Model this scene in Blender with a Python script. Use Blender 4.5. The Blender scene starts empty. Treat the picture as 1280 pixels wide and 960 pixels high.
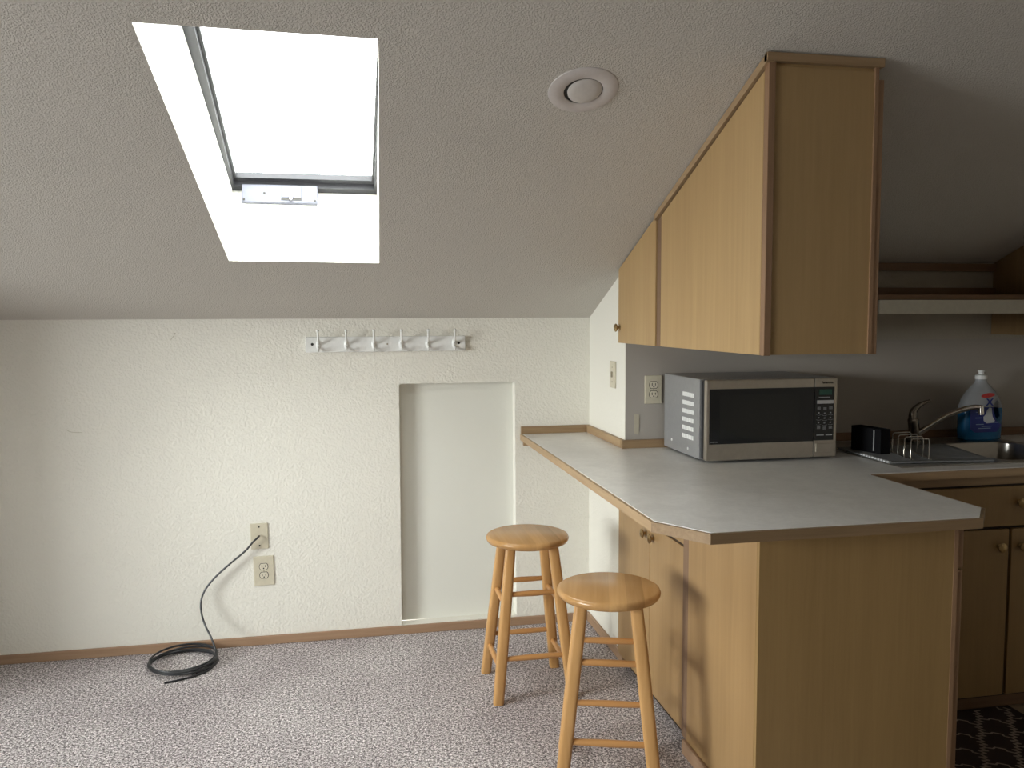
import bpy, bmesh, math, random
from mathutils import Vector, Matrix
random.seed(7)
PI = math.pi
C = bpy.context.scene.collection

# ------------------------------------------------------------------ key dimensions (metres)
D, ZK, XS, YP, SL = 3.813, 1.4546, 1.1258, 3.2964, 0.3976
H = 1.4534
ZC = 0.914
def ceil_z(y): return ZK + (D - y) * SL
NRM = Vector((0, SL, 1)).normalized()          # outward normal of the sloped ceiling

# ------------------------------------------------------------------ materials
def nt(name):
    m = bpy.data.materials.new(name); m.use_nodes = True
    t = m.node_tree; b = t.nodes['Principled BSDF']
    return m, t, b
def N(t, kind, **kw):
    n = t.nodes.new(kind)
    for k, v in kw.items():
        if k in n.inputs.keys() if hasattr(n.inputs, 'keys') else False: n.inputs[k].default_value = v
        else: setattr(n, k, v)
    return n
def coords(t, scale=(1, 1, 1)):
    tc = t.nodes.new('ShaderNodeTexCoord'); mp = t.nodes.new('ShaderNodeMapping')
    mp.inputs['Scale'].default_value = scale
    t.links.new(tc.outputs['Object'], mp.inputs['Vector'])
    return mp.outputs['Vector']
def noise(t, vec, scale, detail=3, rough=.5, dist=0):
    n = t.nodes.new('ShaderNodeTexNoise')
    n.inputs['Scale'].default_value = scale; n.inputs['Detail'].default_value = detail
    n.inputs['Roughness'].default_value = rough; n.inputs['Distortion'].default_value = dist
    t.links.new(vec, n.inputs['Vector']); return n
def ramp(t, fac, stops):
    r = t.nodes.new('ShaderNodeValToRGB')
    el = r.color_ramp.elements
    while len(el) < len(stops): el.new(.5)
    for e, (p, c) in zip(el, stops):
        e.position = p; e.color = (*c, 1) if len(c) == 3 else c
    t.links.new(fac, r.inputs['Fac']); return r
def bump(t, b, height, strength, dist):
    n = t.nodes.new('ShaderNodeBump'); n.inputs['Strength'].default_value = strength
    n.inputs['Distance'].default_value = dist
    t.links.new(height, n.inputs['Height']); t.links.new(n.outputs['Normal'], b.inputs['Normal'])
def plain(name, col, rough=.5, metal=0, spec=.5):
    m, t, b = nt(name)
    b.inputs['Base Color'].default_value = (*col, 1); b.inputs['Roughness'].default_value = rough
    b.inputs['Metallic'].default_value = metal; b.inputs['Specular IOR Level'].default_value = spec
    v = coords(t); n = noise(t, v, 60, 2)
    r = ramp(t, n.outputs['Fac'], [(.2, tuple(c * .94 for c in col)), (.8, tuple(min(1, c * 1.05) for c in col))])
    t.links.new(r.outputs['Color'], b.inputs['Base Color'])
    return m
def paint(name, col, scale, strength, dist, rough=.75, lo=.42, hi=.62):
    m, t, b = nt(name)
    v = coords(t)
    n = noise(t, v, scale, 2, .45); n2 = noise(t, v, 1.1, 3)
    r = ramp(t, n2.outputs['Fac'], [(.3, tuple(c * .955 for c in col)), (.7, col)])
    t.links.new(r.outputs['Color'], b.inputs['Base Color'])
    h = ramp(t, n.outputs['Fac'], [(lo, (0, 0, 0)), (hi, (1, 1, 1))])
    bump(t, b, h.outputs['Color'], strength, dist)
    b.inputs['Roughness'].default_value = rough; b.inputs['Specular IOR Level'].default_value = .3
    return m
def wood(name, dark, light, axis='Z', fine=55, rough=.42, contrast=.5, staves=0):
    m, t, b = nt(name)
    s = {'Z': (1, 1, .045), 'X': (.045, 1, 1), 'Y': (1, .045, 1)}[axis]
    v = coords(t, s)
    n = noise(t, v, fine, 4, .6, .4); n2 = noise(t, v, fine * .16, 2, .5, .8)
    mx = t.nodes.new('ShaderNodeMix'); mx.inputs[0].default_value = .5
    t.links.new(n.outputs['Fac'], mx.inputs[2]); t.links.new(n2.outputs['Fac'], mx.inputs[3])
    w = .5 - .42 * (1 - contrast)
    r = ramp(t, mx.outputs[0], [(w, dark), (1 - w, light)])
    out = r.outputs['Color']
    if staves:
        tc = t.nodes.new('ShaderNodeTexCoord'); sp = t.nodes.new('ShaderNodeSeparateXYZ')
        t.links.new(tc.outputs['Object'], sp.inputs[0])
        mu = t.nodes.new('ShaderNodeMath'); mu.operation = 'MULTIPLY'; mu.inputs[1].default_value = staves
        fl = t.nodes.new('ShaderNodeMath'); fl.operation = 'FLOOR'
        wn = t.nodes.new('ShaderNodeTexWhiteNoise'); wn.noise_dimensions = '1D'
        t.links.new(sp.outputs['X'], mu.inputs[0]); t.links.new(mu.outputs[0], fl.inputs[0]); t.links.new(fl.outputs[0], wn.inputs['W'])
        r2 = ramp(t, wn.outputs['Value'], [(0, (.78, .76, .74)), (1, (1.08, 1.08, 1.08))])
        m2 = t.nodes.new('ShaderNodeMix'); m2.data_type = 'RGBA'; m2.blend_type = 'MULTIPLY'; m2.inputs[0].default_value = 1
        t.links.new(out, m2.inputs[6]); t.links.new(r2.outputs['Color'], m2.inputs[7]); out = m2.outputs[2]
    t.links.new(out, b.inputs['Base Color'])
    bump(t, b, n.outputs['Fac'], .15, .0006)
    b.inputs['Roughness'].default_value = rough; b.inputs['Specular IOR Level'].default_value = .4
    return m

M = {}
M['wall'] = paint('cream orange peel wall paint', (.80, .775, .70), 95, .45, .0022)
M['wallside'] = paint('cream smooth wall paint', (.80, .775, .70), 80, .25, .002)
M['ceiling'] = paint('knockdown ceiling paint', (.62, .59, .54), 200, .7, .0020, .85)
M['shaft'] = paint('white skylight shaft paint', (.88, .87, .82), 90, .6, .003)
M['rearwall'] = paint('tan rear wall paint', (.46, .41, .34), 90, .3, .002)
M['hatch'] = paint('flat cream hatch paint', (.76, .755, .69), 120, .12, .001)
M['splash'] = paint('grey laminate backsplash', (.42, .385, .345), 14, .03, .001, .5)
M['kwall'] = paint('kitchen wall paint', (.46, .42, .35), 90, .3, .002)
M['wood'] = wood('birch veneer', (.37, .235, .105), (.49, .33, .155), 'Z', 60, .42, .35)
M['woodend'] = wood('shaded birch end veneer', (.31, .20, .088), (.40, .265, .122), 'Z', 85, .45, .4)  # end faces turned from the window: their shade is put into the colour
M['woodbase'] = wood('shaded birch base veneer', (.255, .158, .062), (.335, .212, .086), 'Z', 85, .45, .4)  # darker birch copy, shade of the base fronts is in its colour
M['woodlow'] = wood('shade-toned birch low veneer', (.29, .175, .075), (.385, .245, .112), 'Z', 60, .42, .45)  # birch darkened so the low doors and side carry painted shade
M['bandx'] = wood('shaded oak edge band', (.18, .115, .06), (.28, .185, .10), 'X', 90, .5)  # same oak edge, front run painted darker to stand for shade
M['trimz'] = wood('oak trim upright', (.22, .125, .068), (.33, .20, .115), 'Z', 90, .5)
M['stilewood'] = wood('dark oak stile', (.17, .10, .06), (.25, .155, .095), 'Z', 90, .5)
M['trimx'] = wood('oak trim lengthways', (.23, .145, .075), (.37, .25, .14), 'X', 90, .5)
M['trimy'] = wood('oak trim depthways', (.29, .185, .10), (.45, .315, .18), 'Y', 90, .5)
M['base'] = wood('baseboard wood', (.28, .17, .10), (.40, .26, .165), 'X', 90, .5)
M['basey'] = wood('baseboard wood sideways', (.28, .17, .10), (.40, .26, .165), 'Y', 90, .5)
M['darkgap'] = plain('dark shadow gap', (.03, .018, .01), .8)
M['stool'] = wood('honey varnished stool leg', (.43, .225, .075), (.60, .35, .145), 'Z', 50, .28, .5)
M['stoolseat'] = wood('honey varnished stool seat', (.47, .255, .09), (.64, .385, .165), 'Y', 40, .25, .6, staves=19)
M['rung'] = wood('honey varnished rung', (.42, .20, .065), (.58, .31, .12), 'X', 50, .3, .5)
M['plate'] = plain('ivory plastic plate', (.58, .53, .41), .4)
M['face'] = plain('ivory receptacle plastic', (.66, .61, .49), .35)
M['slot'] = plain('dark slot', (.02, .018, .015), .6)
M['screw'] = plain('painted screw', (.40, .36, .28), .35, .3)
M['cable'] = plain('black coax jacket', (.014, .015, .018), .42)
M['white'] = plain('white painted board', (.80, .80, .78), .4)
M['whitehook'] = plain('white enamel hook', (.82, .82, .80), .25)
M['lamp'] = plain('white lamp trim', (.60, .56, .54), .55)
M['lampglass'] = plain('frosted lamp lens', (.62, .59, .56), .5)
M['steel'] = plain('brushed stainless', (.50, .46, .40), .36, .9)
M['steelside'] = plain('grey enamelled steel', (.33, .33, .335), .38, .35)
M['sink'] = plain('stainless sink steel', (.42, .40, .37), .28, 1)
M['chrome'] = plain('chrome', (.75, .73, .70), .12, 1)
M['chromedark'] = plain('dark chrome', (.22, .195, .17), .22, 1)  # chrome in a darker tone for faucet body, lever and drains
M['blackglass'] = plain('black glass', (.008, .009, .011), .06)
M['blackmesh'] = plain('door window mesh', (.013, .014, .014), .1)
M['black'] = plain('matt black plastic', (.012, .012, .014), .5)
M['caddyblack'] = plain('dead black plastic', (.004, .004, .005), .8, 0, .15)
M['vent'] = plain('pale vent slots', (.78, .78, .77), .5)
M['lcd'] = plain('green display', (.02, .07, .05), .2)
M['key'] = plain('grey key print', (.30, .30, .30), .5)
M['keylight'] = plain('light key bar', (.42, .41, .40), .5)
M['brass'] = plain('antique brass', (.42, .30, .15), .28, 1)
M['mat'] = plain('grey silicone mat', (.19, .195, .20), .5)
M['matrim'] = plain('mat rib with painted glint', (.60, .60, .60), .4)  # mat edge ridges, their bright glints painted as a pale colour
M['alu'] = plain('dark bronze aluminium', (.028, .028, .032), .45, .2)
M['box'] = plain('grey operator plastic', (.11, .115, .145), .5)
M['tape'] = plain('old adhesive strip', (.50, .46, .36), .7)
M['valance'] = plain('cream lamp valance', (.66, .64, .55), .5)
M['shelfwood'] = wood('dark shelf wood', (.16, .085, .045), (.25, .145, .08), 'X', 80, .5)
M['panelwood'] = wood('dark side panel wood', (.26, .16, .07), (.36, .23, .11), 'Z', 80, .5)
M['rug'] = plain('dark brown rug pile', (.030, .015, .012), .95)
M['rugline'] = plain('taupe rug line', (.40, .33, .28), .95)
M['red'] = plain('red label', (.55, .04, .04), .5)
M['navy'] = plain('navy label', (.015, .03, .20), .45)
M['cloud'] = plain('white label cloud', (.62, .64, .66), .5)
M['labelblue'] = plain('pale blue label print', (.30, .42, .60), .5)

def mat_counter():
    m, t, b = nt('mottled grey laminate')
    v = coords(t); n = noise(t, v, 9, 6, .6, 1.0); n2 = noise(t, v, 70, 3)
    mx = t.nodes.new('ShaderNodeMix'); mx.inputs[0].default_value = .35
    t.links.new(n.outputs['Fac'], mx.inputs[2]); t.links.new(n2.outputs['Fac'], mx.inputs[3])
    r = ramp(t, mx.outputs[0], [(.35, (.74, .725, .705)), (.65, (.86, .845, .825))])
    t.links.new(r.outputs['Color'], b.inputs['Base Color']); b.inputs['Roughness'].default_value = .30
    return m
M['counter'] = mat_counter()
def mat_carpet():
    m, t, b = nt('speckled frieze carpet')
    v = coords(t); n = noise(t, v, 190, 3, .7); n2 = noise(t, v, 2.2, 3); n3 = noise(t, v, 105, 2)
    mx = t.nodes.new('ShaderNodeMix'); mx.inputs[0].default_value = .35
    t.links.new(n.outputs['Fac'], mx.inputs[2]); t.links.new(n3.outputs['Fac'], mx.inputs[3])
    r = ramp(t, mx.outputs[0], [(.39, (.06, .05, .052)), (.46, (.24, .21, .212)), (.52, (.50, .455, .452)), (.575, (.97, .92, .91))])
    r2 = ramp(t, n2.outputs['Fac'], [(.35, (.82, .80, .81)), (.65, (1, 1, 1))])
    m2 = t.nodes.new('ShaderNodeMix'); m2.data_type = 'RGBA'; m2.blend_type = 'MULTIPLY'; m2.inputs[0].default_value = 1
    t.links.new(r.outputs['Color'], m2.inputs[6]); t.links.new(r2.outputs['Color'], m2.inputs[7])
    t.links.new(m2.outputs[2], b.inputs['Base Color'])
    bump(t, b, mx.outputs[0], .7, .008); b.inputs['Roughness'].default_value = .95; b.inputs['Specular IOR Level'].default_value = .1
    return m
M['carpet'] = mat_carpet()
def mat_vinyl():
    m, t, b = nt('tan kitchen vinyl')
    v = coords(t); n = noise(t, v, 12, 5)
    r = ramp(t, n.outputs['Fac'], [(.35, (.30, .22, .14)), (.65, (.42, .33, .22))])
    t.links.new(r.outputs['Color'], b.inputs['Base Color']); b.inputs['Roughness'].default_value = .5
    return m
M['vinyl'] = mat_vinyl()
def mat_glass(name):
    m = bpy.data.materials.new(name); m.use_nodes = True; t = m.node_tree
    t.nodes.remove(t.nodes['Principled BSDF']); out = t.nodes['Material Output']
    tr = t.nodes.new('ShaderNodeBsdfTransparent'); gl = t.nodes.new('ShaderNodeBsdfGlossy'); gl.inputs['Roughness'].default_value = .02
    tr.inputs['Color'].default_value = (.95, .97, .96, 1)
    mx = t.nodes.new('ShaderNodeMixShader'); mx.inputs[0].default_value = .05
    t.links.new(tr.outputs[0], mx.inputs[1]); t.links.new(gl.outputs[0], mx.inputs[2])
    t.links.new(mx.outputs[0], out.inputs['Surface']); return m
M['glass'] = mat_glass('clear pane')
def translucent(name, col, alpha):
    m, t, b = nt(name); b.inputs['Base Color'].default_value = (*col, 1); b.inputs['Roughness'].default_value = .25
    b.inputs['Alpha'].default_value = alpha
    v = coords(t); n = noise(t, v, 20, 2)
    r = ramp(t, n.outputs['Fac'], [(.2, tuple(c * .95 for c in col)), (.8, col)])
    t.links.new(r.outputs['Color'], b.inputs['Base Color'])
    return m
M['jug'] = translucent('milky clear plastic', (.50, .52, .55), .6)
M['liquid'] = plain('blue detergent', (.01, .12, .28), .2)

# ------------------------------------------------------------------ mesh helpers
def box(bm, x0, y0, z0, x1, y1, z1):
    vs = [bm.verts.new((x, y, z)) for x in (x0, x1) for y in (y0, y1) for z in (z0, z1)]
    for f in ((0, 1, 3, 2), (4, 6, 7, 5), (0, 4, 5, 1), (2, 3, 7, 6), (0, 2, 6, 4), (1, 5, 7, 3)):
        bm.faces.new([vs[i] for i in f])
    return bm
def B(*a):
    bm = bmesh.new()
    if a: box(bm, *a)
    return bm
def prism(bm, poly, axis, a, b):
    """poly = list of 2D points in the two other axes (in xyz order), swept from a to b along axis"""
    def p3(u, v, w): return {'x': (w, u, v), 'y': (u, w, v), 'z': (u, v, w)}[axis]
    A = [bm.verts.new(p3(u, v, a)) for u, v in poly]; Bv = [bm.verts.new(p3(u, v, b)) for u, v in poly]
    n = len(poly)
    bm.faces.new(A); bm.faces.new(Bv[::-1])
    for i in range(n): bm.faces.new((A[i], Bv[i], Bv[(i + 1) % n], A[(i + 1) % n]))
    return bm
def P(poly, axis, a, b): return prism(bmesh.new(), poly, axis, a, b)
def frame_of(d):
    d = d.normalized(); up = Vector((0, 0, 1)) if abs(d.z) < .95 else Vector((1, 0, 0))
    u = d.cross(up).normalized(); return u, u.cross(d).normalized()
def tube(bm, pts, rad, seg=10, cap=True):
    pts = [Vector(p) for p in pts]; rings = []
    n = len(pts); pu = None
    for i, p in enumerate(pts):
        d = (pts[min(i + 1, n - 1)] - pts[max(i - 1, 0)])
        if pu is None: u, v = frame_of(d)
        else:
            dn = d.normalized(); u = (pu - dn * pu.dot(dn)).normalized(); v = u.cross(dn).normalized()
        pu = u
        r = rad[i] if isinstance(rad, (list, tuple)) else rad
        ru, rv = r if isinstance(r, tuple) else (r, r)
        rings.append([bm.verts.new(p + u * ru * math.cos(2 * PI * k / seg) + v * rv * math.sin(2 * PI * k / seg)) for k in range(seg)])
    for a, b in zip(rings, rings[1:]):
        for k in range(seg): bm.faces.new((a[k], a[(k + 1) % seg], b[(k + 1) % seg], b[k]))
    if cap: bm.faces.new(rings[0][::-1]); bm.faces.new(rings[-1])
    return bm
def lathe(bm, prof, origin=(0, 0, 0), axis=(0, 0, 1), seg=32, sx=1, sy=1):
    """prof = [(radius, height)...]"""
    o = Vector(origin); d = Vector(axis).normalized(); u, v = frame_of(d)
    rings = []
    for r, h in prof:
        if r < 1e-6: rings.append([bm.verts.new(o + d * h)])
        else: rings.append([bm.verts.new(o + d * h + u * r * sx * math.cos(2 * PI * k / seg) + v * r * sy * math.sin(2 * PI * k / seg)) for k in range(seg)])
    for a, b in zip(rings, rings[1:]):
        for k in range(seg):
            k2 = (k + 1) % seg
            if len(a) == 1 and len(b) == 1: continue
            if len(a) == 1: bm.faces.new((a[0], b[k], b[k2]))
            elif len(b) == 1: bm.faces.new((a[k], b[0], a[k2]))
            else: bm.faces.new((a[k], b[k], b[k2], a[k2]))
    if len(rings[0]) > 1: bm.faces.new(rings[0])
    if len(rings[-1]) > 1: bm.faces.new(rings[-1][::-1])
    return bm
def smooth_path(pts, n=8):
    pts = [Vector(p) for p in pts]; out = []
    for i in range(len(pts) - 1):
        p0 = pts[max(i - 1, 0)]; p1 = pts[i]; p2 = pts[i + 1]; p3 = pts[min(i + 2, len(pts) - 1)]
        for k in range(n):
            s = k / n
            out.append(.5 * ((2 * p1) + (p2 - p0) * s + (2 * p0 - 5 * p1 + 4 * p2 - p3) * s * s + (3 * p1 - p0 - 3 * p2 + p3) * s ** 3))
    out.append(pts[-1]); return out

WL = {}
def world_of(o): return WL.get(o.name, Vector((0, 0, 0)))
def obj(name, bm, mat, parent=None, loc=None, bevel=0, smooth=False, seg=2):
    """bm is in world coordinates; the object's origin is its parent's base (or loc)"""
    bmesh.ops.recalc_face_normals(bm, faces=bm.faces)
    org = world_of(parent) if parent else Vector(loc if loc else (0, 0, 0))
    bmesh.ops.translate(bm, verts=bm.verts, vec=-org)
    me = bpy.data.meshes.new(name); bm.to_mesh(me); bm.free()
    mats = mat if isinstance(mat, (list, tuple)) else [mat]
    for k in mats: me.materials.append(M[k] if isinstance(k, str) else k)
    o = bpy.data.objects.new(name, me); C.objects.link(o)
    if parent: o.parent = parent
    else: o.location = org
    WL[o.name] = org
    if bevel:
        md = o.modifiers.new('bevel', 'BEVEL'); md.width = bevel; md.segments = seg; md.limit_method = 'ANGLE'; md.angle_limit = math.radians(40)
        md.harden_normals = False
    if smooth:
        for p in me.polygons: p.use_smooth = True
        try: me.set_sharp_from_angle(angle=math.radians(40))
        except Exception: pass
    return o
def thing(name, label, cat, loc=(0, 0, 0), group=None):
    o = bpy.data.objects.new(name, None); C.objects.link(o); o.location = loc; o.empty_display_size = .05
    WL[o.name] = Vector(loc); return tag(o, label, cat, group)
def tag(o, label, cat, group=None):
    o['label'] = label; o['category'] = cat
    if group: o['group'] = group
    return o
def struct(name, bm, mat, **kw):
    o = obj(name, bm, mat, **kw); o['kind'] = 'structure'; return o
def copy_tree(o, parent=None):
    c = o.copy(); C.objects.link(c)
    if parent: c.parent = parent
    for ch in list(o.children): copy_tree(ch, c)
    return c

# ------------------------------------------------------------------ ROOM
XL, XR, YB = -4.0, 3.6, -3.4
YR = -0.3; ZR = ceil_z(YR)                      # ridge line
# floor
struct('floor_carpet', B(XL, YB, -.1, 1.62, D + .06, 0), 'carpet')
struct('floor_kitchen', B(1.62, YB, -.1, XR, D + .06, -.002), 'vinyl')
# sloped ceiling with the skylight opening
hole = [(-.466, 2.111), (.092, 2.118), (.131, 3.283), (-.418, 3.274)]
OFF = .40
top = [(-.478, 2.02), (.128, 2.02), (.140, 3.600), (-.437, 3.595)]   # upper end of the flared shaft, on the plane OFF above the ceiling
def cz(x, y): return ceil_z(y) + max(0, x - 1.45) * .022
bm = bmesh.new()
outer = [(XL, YR), (1.45, YR), (1.45, D + .08), (XL, D + .08)]
ov = [bm.verts.new((x, y, ceil_z(y))) for x, y in outer]
hv = [bm.verts.new((x, y, ceil_z(y))) for x, y in hole]
for i in range(4): bm.faces.new((ov[i], ov[(i + 1) % 4], hv[(i + 1) % 4], hv[i]))
r1 = bm.verts.new((XR, YR, cz(XR, YR))); r2 = bm.verts.new((XR, D + .08, cz(XR, D + .08)))
bm.faces.new((ov[1], r1, r2, ov[2]))
b1 = bm.verts.new((XL, YB, ceil_z(YR) - (YR - YB) * SL)); b2 = bm.verts.new((XR, YB, cz(XR, YR) - (YR - YB) * SL))
b3 = bm.verts.new((1.45, YB, ceil_z(YR) - (YR - YB) * SL))
bm.faces.new((ov[0], b1, b3, ov[1])); bm.faces.new((ov[1], b3, b2, r1))
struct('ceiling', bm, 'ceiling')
# flared plaster shaft of the skylight
bm = bmesh.new()
def offp(x, y, off=OFF):      # point on the plane `off` above the ceiling with given x, y
    return Vector((x, y, ceil_z(y) + off * math.sqrt(1 + SL * SL)))
lo = [bm.verts.new((x, y, ceil_z(y))) for x, y in hole]
hi = [bm.verts.new(offp(x, y)) for x, y in top]
for i in range(4): bm.faces.new((lo[i], lo[(i + 1) % 4], hi[(i + 1) % 4], hi[i]))
struct('trim_1', bm, 'shaft')
# window_1 : roof window frame, sash, pane, operator box
ux = Vector((1, 0, 0)); uy = Vector((0, 1, -SL)).normalized()
F0 = offp(-.436, 3.597)                          # lower left inner corner of the roof window
def F(u, v, w=0): return F0 + ux * u - uy * v + NRM * w       # u right, v up the slope, w outward
def fbox(bm, u0, v0, w0, u1, v1, w1):
    vs = [bm.verts.new(F(u, v, w)) for u in (u0, u1) for v in (v0, v1) for w in (w0, w1)]
    for f in ((0, 1, 3, 2), (4, 6, 7, 5), (0, 4, 5, 1), (2, 3, 7, 6), (0, 2, 6, 4), (1, 5, 7, 3)): bm.faces.new([vs[i] for i in f])
    return bm
LV = 1.70
w1 = bpy.data.objects.new('window_1', None); C.objects.link(w1); w1.location = F0; WL['window_1'] = F0.copy(); w1['kind'] = 'structure'
bm = bmesh.new()
fbox(bm, -.05, -.05, 0, .63, .035, .06); fbox(bm, -.05, LV - .03, 0, .63, LV + .05, .06)
fbox(bm, -.05, .035, 0, .010, LV - .03, .06); fbox(bm, .563, .035, 0, .63, LV - .03, .06)
obj('window_frame', bm, 'alu', w1)
bm = bmesh.new()
fbox(bm, .010, .045, .02, .563, .07, .045); fbox(bm, .022, LV - .06, .02, .572, LV - .03, .045)
fbox(bm, .010, .07, .02, .022, LV - .06, .045); fbox(bm, .553, .07, .02, .563, LV - .06, .045)
obj('sash', bm, 'alu', w1)
obj('pane', fbox(bmesh.new(), .014, .05, .03, .565, LV - .04, .034), 'glass', w1)
ob = obj('operator_box', fbox(bmesh.new(), .040, -.03, -.078, .335, .050, .004), 'box', w1, bevel=.004)
obj('cover_panel', fbox(bmesh.new(), .195, .046, -.056, .27, .054, -.004), 'box', ob, bevel=.002)
obj('cover_gap', fbox(bmesh.new(), .193, .046, -.066, .272, .0515, -.056), 'slot', ob)
obj('crank_stud', tube(bmesh.new(), [F(.232, .050, -.066), F(.232, .075, -.070)], .006), 'chrome', ob, smooth=True)
for u, w_ in ((.050, -.066), (.325, -.066), (.128, -.036)):
    obj('screw', tube(bmesh.new(), [F(u, .049, w_), F(u, .0525, w_)], .0045, 10), 'slot', ob)

# knee wall with the recessed hatch opening
NX0, NX1, NZ0, NZ1, ND = .232, .766, .042, 1.157, .062
bm = bmesh.new()
ov = [bm.verts.new((x, D, z)) for x, z in ((XL, 0), (XS, 0), (XS, ZK), (XL, ZK))]
iv = [bm.verts.new((x, D, z)) for x, z in ((NX0 - .004, NZ0 - .004), (NX1 + .004, NZ0 + .006), (NX1, NZ1), (NX0, NZ1 + .002))]
for i in range(4): bm.faces.new((ov[i], ov[(i + 1) % 4], iv[(i + 1) % 4], iv[i]))
bv = [bm.verts.new((v.co.x, D + ND, v.co.z)) for v in iv]
for i in range(4): bm.faces.new((iv[i], iv[(i + 1) % 4], bv[(i + 1) % 4], bv[i]))
struct('wall_back', bm, 'wall')
d1 = bpy.data.objects.new('door_1', None); C.objects.link(d1); d1.location = (.5, D + ND, NZ0); WL['door_1'] = Vector((.5, D + ND, NZ0)); d1['kind'] = 'structure'
obj('hatch_panel', B(NX0 - .004, D + ND - .004, NZ0, NX1 + .004, D + ND + .02, NZ1), 'hatch', d1)
for z in (1.022, .14):
    bm = B(NX0 + .004, D + ND - .010, z - .022, NX0 + .016, D + ND - .003, z + .022); tube(bm, [(NX0 + .006, D + ND - .011, z - .024), (NX0 + .006, D + ND - .011, z + .024)], .0035, 8)
    obj('hinge', bm, 'hatch', d1)
# short side wall, kitchen wall, other walls
bm = bmesh.new()
q = [(D, 0), (YP, 0), (YP, ceil_z(YP)), (D, ZK)]
prism(bm, q, 'x', XS, XS + .05)
struct('wall_side', bm, 'wallside')
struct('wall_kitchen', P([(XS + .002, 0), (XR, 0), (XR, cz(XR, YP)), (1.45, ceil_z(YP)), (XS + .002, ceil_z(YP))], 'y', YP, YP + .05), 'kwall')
struct('trim_backsplash', B(XS + .002, YP - .0015, ZC, XR, YP + .001, 1.351), 'splash')
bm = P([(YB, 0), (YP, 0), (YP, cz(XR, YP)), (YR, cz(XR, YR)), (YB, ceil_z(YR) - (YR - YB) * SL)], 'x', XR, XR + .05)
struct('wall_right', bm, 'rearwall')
# left wall with a big window (out of the picture; it lights the room)
WY0, WY1, WZ0, WZ1 = -.4, 2.1, .75, 1.95
zb = ceil_z(YR) - (YR - YB) * SL
bm = bmesh.new()
prism(bm, [(YB, 0), (D, 0), (D, WZ0), (YB, WZ0)], 'x', XL - .1, XL)
prism(bm, [(YB, WZ0), (WY0, WZ0), (WY0, WZ1), (YB, min(WZ1, zb))], 'x', XL - .1, XL)
prism(bm, [(WY1, WZ0), (D, WZ0), (D, ZK), (WY1, WZ1)], 'x', XL - .1, XL)
prism(bm, [(YB, min(WZ1, zb)), (WY0, WZ1), (WY1, WZ1), (D, ZK), (WY1, ceil_z(WY1)), (YR, ZR), (YB, zb)], 'x', XL - .1, XL)
struct('wall_left', bm, 'wallside')
bm = bmesh.new()
for a in ((WY0, WZ0, WY1, WZ0 + .05), (WY0, WZ1 - .05, WY1, WZ1), (WY0, WZ0, WY0 + .05, WZ1), (WY1 - .05, WZ0, WY1, WZ1), (.825, WZ0, .875, WZ1)):
    box(bm, XL - .08, a[0], a[1], XL - .03, a[2], a[3])
w2 = struct('window_2', bm, 'white')
obj('pane', B(XL - .06, WY0 + .04, WZ0 + .04, XL - .055, WY1 - .04, WZ1 - .04), 'glass', w2)
struct('wall_rear', B(XL, YB - .05, 0, XR, YB, zb + .1), 'rearwall')
struct('wall_light_block', P([(3.0, 0), (D, 0), (D, ZK), (3.0, ceil_z(3.0))], 'x', -2.15, -2.05), 'wallside')  # added unseen partition, keeps window light off the knee wall's left end
# baseboards
struct('baseboard_back', B(XL, D - .012, 0, XS, D, .040), 'base', bevel=.003)
struct('baseboard_side', P([(D - .012, 0), (YP - .02, 0), (YP - .02, .042), (D - .012, .042)], 'x', XS - .013, XS), 'basey', bevel=.003)
struct('baseboard_left', B(XL, YB, 0, XL + .012, D, .04), 'basey')

# fine scratches on the back wall
for nm, pts, lb in (('scratch_mark', [(-.725, D - .0005, 1.425 - .035), (-.715, D - .0008, 1.395), (-.735, D - .0005, 1.365)], 'thin curved scratch high on the cream back wall'),
                ('scratch_mark', [(-1.165, D - .0005, .995), (-1.145, D - .0008, .982), (-1.10, D - .0005, .978)], 'short hooked scratch low on the cream wall at far left')):
    tag(obj(nm, tube(bmesh.new(), smooth_path(pts), .0009, 5), 'tape', loc=pts[0]), lb, 'scratch')

# ------------------------------------------------------------------ recessed ceiling lamp
lc = Vector((.648, 2.262, ceil_z(2.262)))
t = thing('recessed_ceiling_light', 'round white recessed downlight set in the sloped ceiling', 'ceiling light', lc)
obj('trim_ring', lathe(bmesh.new(), [(.054, .002), (.054, -.003), (.058, -.0055), (.088, -.0045), (.096, -.002), (.098, .002)], lc, NRM, 48), 'lamp', t, smooth=True)
dn = (NRM + Vector((-.02, .10, 0))).normalized()
obj('dark_gap', lathe(bmesh.new(), [(.055, .001), (.055, -.0015), (0, -.0015)], lc, NRM, 48), 'slot', t)
obj('lamp_lens', lathe(bmesh.new(), [(.0475, 0), (.0475, -.004), (.045, -.006), (.030, -.0075), (0, -.008)], lc + Vector((.003, -.003, .0)), dn, 40), 'lampglass', t, smooth=True)

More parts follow.
